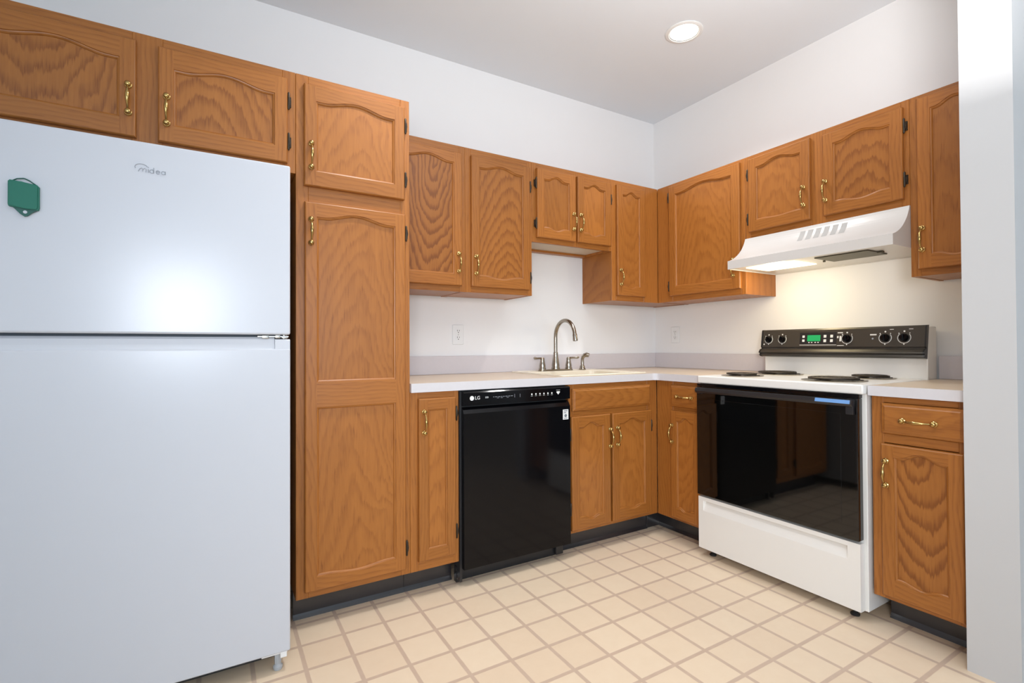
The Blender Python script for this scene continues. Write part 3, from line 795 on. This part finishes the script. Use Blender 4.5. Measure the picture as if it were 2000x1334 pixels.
# console face frame: local point on slanted face
def cf(x, s, o=0.0):
    """s 0 bottom..1 top of slanted face; o outwards"""
    y = .522+(.534-.522)*s; z = 1.060+(1.148-1.060)*s
    return Vector((x, y, z)) + Vector((0, -.9909, .1351))*o
slant = math.atan2(.012, .088)
def cm(x, s, o=0.0): return Matrix.Translation(cf(x, s, o)) @ Matrix.Rotation(-slant, 4, 'X') @ FRONT
knobs = [(.038, .48, .0165), (.116, .48, .0165), (.444, .47, .0185), (.608, .47, .0185), (.683, .47, .0185)]
for kx, ks, kr in knobs:
    bm = B()
    lathe(bm, [(kr, 0), (kr*1.0, .004), (kr*.86, .007), (kr*.80, .016), (kr*.70, .018), (.001, .0182)], 24, cm(kx, ks))
    mtx = cm(kx, ks, .016)
    n0 = len(bm.verts); box(bm, -.0042, .0042, -kr*.84, kr*.84, 0, .009, bev=.0015); bm.verts.ensure_lookup_table()
    for v_ in bm.verts[n0:]: v_.co = mtx @ v_.co
    kb = obj('knob', bm, 'black', co, smooth=40)
    bm = B()
    R = kr*1.36
    angs = [math.radians(a) for a in range(-225, 50, 11)]
    mt = cm(kx, ks, .0006)
    tube(bm, [mt @ Vector((R*math.cos(a), R*math.sin(a), 0)) for a in angs], .0014, 6)
    for a, rr_ in ((90, .0038), (-90, .003), (135, .0025), (45, .0022)):
        a = math.radians(a); q = mt @ Vector((R*1.18*math.cos(a), R*1.18*math.sin(a), 0))
        lathe(bm, [(rr_, 0), (rr_, .0007)], 10, Matrix.Translation(q) @ Matrix.Rotation(-slant, 4, 'X') @ FRONT)
    obj('dial_ring', bm, 'print', kb)
def cbox(bm, x0, x1, s0, s1, o0, o1):
    n0 = len(bm.verts)
    V = [bm.verts.new(cf(x, s, o)) for o in (o0, o1) for x, s in ((x0, s0), (x1, s0), (x1, s1), (x0, s1))]
    for q in ((0,1,2,3), (4,5,6,7), (0,1,5,4), (1,2,6,5), (2,3,7,6), (3,0,4,7)): bm.faces.new([V[i] for i in q])
bm = B(); cbox(bm, .212, .395, .18, .86, -.001, .0012); dp = obj('clock_panel', bm, 'blacksatin', co)
bm = B(); cbox(bm, .252, .318, .34, .70, .0010, .0018); obj('green_display', bm, 'lcd', dp)
bm = B()
for s_ in (.38, .62): cbox(bm, .226, .238, s_-.07, s_+.07, .001, .0018)
for x in (.334, .366):
    for s_ in (.36, .62): cbox(bm, x, x+.013, s_-.08, s_+.08, .001, .0018)
for x in (.258, .272, .290, .304): cbox(bm, x, x+.007, .24, .29, .001, .0016)
cbox(bm, .212, .396, .105, .13, .0003, .0008); cbox(bm, .398, .405, .5, .62, .0003, .001); cbox(bm, .410, .417, .32, .62, .0003, .001)
cbox(bm, .400, .424, .78, .83, .0003, .001); cbox(bm, .400, .432, .06, .09, .0003, .001)
obj('key_marks', bm, 'print', dp)
for nm, x0_, x1_ in (('surface_light_legend', .545, .572), ('knob_legend', .625, .641), ('knob_legend', .700, .716)):
    bm = B(); cbox(bm, x0_, x1_, *((.62, .69) if x0_ < .6 else (.90, .93)), .0002, .0008); obj(nm, bm, 'print', co)
bm = B(); lathe(bm, [(.004, 0), (.004, .002)], 12, cm(.557, .44)); obj('indicator_light', bm, 'printgrey', co)
bm = B(); lathe(bm, [(.0038, 0), (.0038, .001)], 10, cm(.012, .18)); obj('indicator_light', bm, 'print', co)
# burners
for bx, by, R, nt_ in ((-.53, -1.080, .095, 4), (-.24, -1.090, .117, 5), (-.52, -1.51, .119, 5), (-.22, -1.52, .094, 4)):
    lx, ly = -(by)+SY, bx-SF
    bm = B()
    lathe(bm, [(R+.003, 0), (R+.004, .003), (R-.004, .0035), (R-.014, .0012), (R*.5, .0006), (.02, .0006)], 36, Matrix.Translation((lx, ly, .9162)))
    dr = obj('drip_pan', bm, 'drip', t, smooth=40)
    bm = B(); pts = []
    turns = nt_; n = turns*28
    for i in range(n+1):
        f = i/n; a = f*turns*2*PI; r_ = .022+(R-.020-.022)*f
        pts.append((lx+r_*math.cos(a), ly+r_*math.sin(a), .9275))
    tube(bm, pts, .0052, 8, flat=(.8, 1)); 
    for a in (.3, .3+2*PI/3, .3+4*PI/3):
        tube(bm, [(lx+.008*math.cos(a), ly+.008*math.sin(a), .9205), (lx+(R-.012)*math.cos(a), ly+(R-.012)*math.sin(a), .9205)], .0022, 6)
    obj('burner_coil', bm, 'coil', t, smooth=True)
# oven door
bm = B()
box(bm, .002, SWD-.014, -.040, -.003, .313, .862, bev=.003)
od = obj('oven_door', bm, 'blackglass', t, smooth=40)
bm = B(); box(bm, .002, SWD-.014, -.0345, -.004, .8635, .876); obj('vent_trim', bm, 'black', t)
bm = B()
prism(bm, [(-.066, .842), (-.062, .856), (-.050, .858), (-.050, .830), (-.060, .832)], 'x', .012, SWD-.024)
box(bm, .012, .040, -.052, -.039, .826, .858, bev=.002); box(bm, SWD-.052, SWD-.024, -.052, -.039, .800, .858, bev=.002)
hn = obj('door_handle', bm, 'blacksatin', od, smooth=25)
bm = B(); prism(bm, [(-.0667, .842), (-.0627, .856), (-.0620, .8558), (-.0660, .8418)], 'x', SWD-.160, SWD-.030); o = obj('handle_film', bm, 'paleblue', hn); o['label'] = 'strip of blue protective film'
bm = B(); box(bm, .055, SWD-.075, -.0409, -.0398, .372, .800, bev=.0004, seg=1); obj('oven_window', bm, 'blackglass', od)
# storage drawer with an indented grip
bm = B()
xs_ = [.002, .030, .050, SWD-.085, SWD-.060, SWD-.014]; 
y = -.032
dz0, dz1 = .042, .302
def dq(*p): bm.faces.new([bm.verts.new(q) for q in p])
G0, G1 = .232, .284       # grip band
dq((xs_[0], y, dz0), (xs_[5], y, dz0), (xs_[5], y, G0), (xs_[0], y, G0))
dq((xs_[0], y, G1), (xs_[5], y, G1), (xs_[5], y, dz1), (xs_[0], y, dz1))
dq((xs_[0], y, G0), (xs_[1], y, G0), (xs_[1], y, G1), (xs_[0], y, G1)); dq((xs_[4], y, G0), (xs_[5], y, G0), (xs_[5], y, G1), (xs_[4], y, G1))
yi = y+.016
dq((xs_[1], y, G0), (xs_[4], y, G0), (xs_[4]-.006, yi, G1-.003), (xs_[1]+.006, yi, G1-.003))
dq((xs_[1], y, G1), (xs_[4], y, G1), (xs_[4]-.006, yi, G1-.003), (xs_[1]+.006, yi, G1-.003))
dq((xs_[1], y, G0), (xs_[1], y, G1), (xs_[1]+.006, yi, G1-.003)); dq((xs_[4], y, G0), (xs_[4], y, G1), (xs_[4]-.006, yi, G1-.003))
X0, X1 = xs_[0], xs_[5]
dq((X0, y, dz1), (X1, y, dz1), (X1, -.002, dz1), (X0, -.002, dz1)); dq((X0, y, dz0), (X1, y, dz0), (X1, -.002, dz0), (X0, -.002, dz0))
dq((X0, y, dz0), (X0, y, dz1), (X0, -.002, dz1), (X0, -.002, dz0)); dq((X1, y, dz0), (X1, y, dz1), (X1, -.002, dz1), (X1, -.002, dz0))
dq((X0, -.002, dz0), (X1, -.002, dz0), (X1, -.002, dz1), (X0, -.002, dz1))
bmesh.ops.remove_doubles(bm, verts=bm.verts, dist=1e-5)
obj('storage_drawer', bm, 'stove_white', t)
for fx, fy in ((.045, .022), (SWD-.060, .022), (.045, .60), (SWD-.060, .60)):
    bm = B(); lathe(bm, [(.016, 0), (.017, .005), (.013, .010), (.007, .014), (.007, .041)], 16, Matrix.Translation((fx, fy, 0))); obj('foot', bm, 'blacksatin', t, smooth=40)

# ------------------------------------------------------------------ range hood
t = thing('range_hood', 'white under-cabinet range hood with its lamp lit above the stove', 'range hood', (0, SY-.0005, 1.481), R90)
HW = .7665
def hp(f):
    """apron curve, f 0 top .. 1 lip: (y, z) local; y negative into the room"""
    th_ = f*PI/2
    y1, z1_ = -.286-.155*(1-math.cos(th_)), .181-.137*math.sin(th_)
    y2, z2_ = -.286-.155*f, .181-.137*f
    k = .62
    return (y1*k+y2*(1-k), z1_*k+z2_*(1-k))
curve = [hp(i/14) for i in range(15)]
# in local coordinates y into the wall is +y: the wall is y=0
outer = curve + [(-.441, .0), (-.429, .0)]
inner = [(-.427, .040)] + [(y_+.008, z_-.006) for y_, z_ in curve[::-1][1:]]
bm = B()
prism(bm, outer + inner, 'x', .0016, HW-.0016)
sp_ = curve + [(-.441, 0), (-.0015, 0), (-.0015, .181)]
prism(bm, sp_, 'x', .0, .0015); prism(bm, sp_, 'x', HW-.0015, HW)
box(bm, .0015, HW-.0015, -.286, -.0015, .178, .181); box(bm, .0015, HW-.0015, -.010, -.0015, 0, .178)
hs_ = obj('hood_shell', bm, 'hood_white', t, smooth=35)
bm = B(); box(bm, .0016, HW-.0016, -.4275, -.0105, .004, .008)
bp_ = obj('underside_pan', bm, 'hood_white', t)
bm = B()
box(bm, .420, .648, -.378, -.200, -.001, .0035, bev=.001, seg=1)
box(bm, .648, .672, -.30, -.285, -.004, .003, bev=.001, seg=1); lathe(bm, [(.006, 0), (.006, .008)], 10, Matrix.Translation((.405, -.26, -.005)))
obj('grease_filter', bm, 'filter', t)
bm = B(); box(bm, .070, .330, -.385, -.185, .0005, .0038, bev=.001, seg=1); obj('lamp_lens', bm, 'hoodlamp', t)
for i in range(6):
    bm = B(); xa = .312+i*.0385
    fs_ = [.12+.30*k/6 for k in range(7)]
    pts = [hp(f) for f in fs_]
    for (a, b_) in zip(pts[:-1], pts[1:]):
        n = Vector((0, -(a[1]-b_[1]), (a[0]-b_[0]))); n = Vector((0, -abs(a[1]-b_[1]), abs(a[0]-b_[0]))).normalized()*.0007
        q = [Vector((xa, *a))+n, Vector((xa+.025, *a))+n, Vector((xa+.025, *b_))+n, Vector((xa, *b_))+n]
        bm.faces.new([bm.verts.new(p) for p in q])
    bmesh.ops.remove_doubles(bm, verts=bm.verts, dist=1e-5)
    obj('vent_slot', bm, 'slot', t)
hl = bpy.data.lights.new('hood_bulb', 'POINT'); hl.shadow_soft_size = .05; hl.energy = 2.3; hl.color = (1.0, .86, .58)
ho = bpy.data.objects.new('hood_bulb', hl); COL.objects.link(ho); ho.location = (-.34, SY-.20, 1.425)

# ------------------------------------------------------------------ recessed ceiling lights
LL = ['round recessed ceiling light glowing above the corner of the kitchen'] + ['added fill light above the room, out of view']*9
for i, (lx, ly, lp, lc) in enumerate(LIGHTS[:1]):
    t = thing('recessed_ceiling_light', LL[i], 'ceiling light', (lx, ly, CEIL-.0005), 0, 'recessed ceiling lights')
    bm = B(); lathe(bm, [(.096, 0), (.096, -.003), (.090, -.006), (.078, -.0065), (.0745, -.003)], 40, cap=False); obj('trim_ring', bm, 'trim', t, smooth=30)
    bm = B(); lathe(bm, [(.0745, -.0035), (.0755, -.0015), (.072, -.001)], 40, cap=False); obj('shadow_gap', bm, 'bronze', t)
    bm = B(); lathe(bm, [(.0725, -.0012), (.05, -.0022), (.001, -.0028)], 40, cap=False); obj('lit_lens', bm, 'bulb', t, smooth=True)
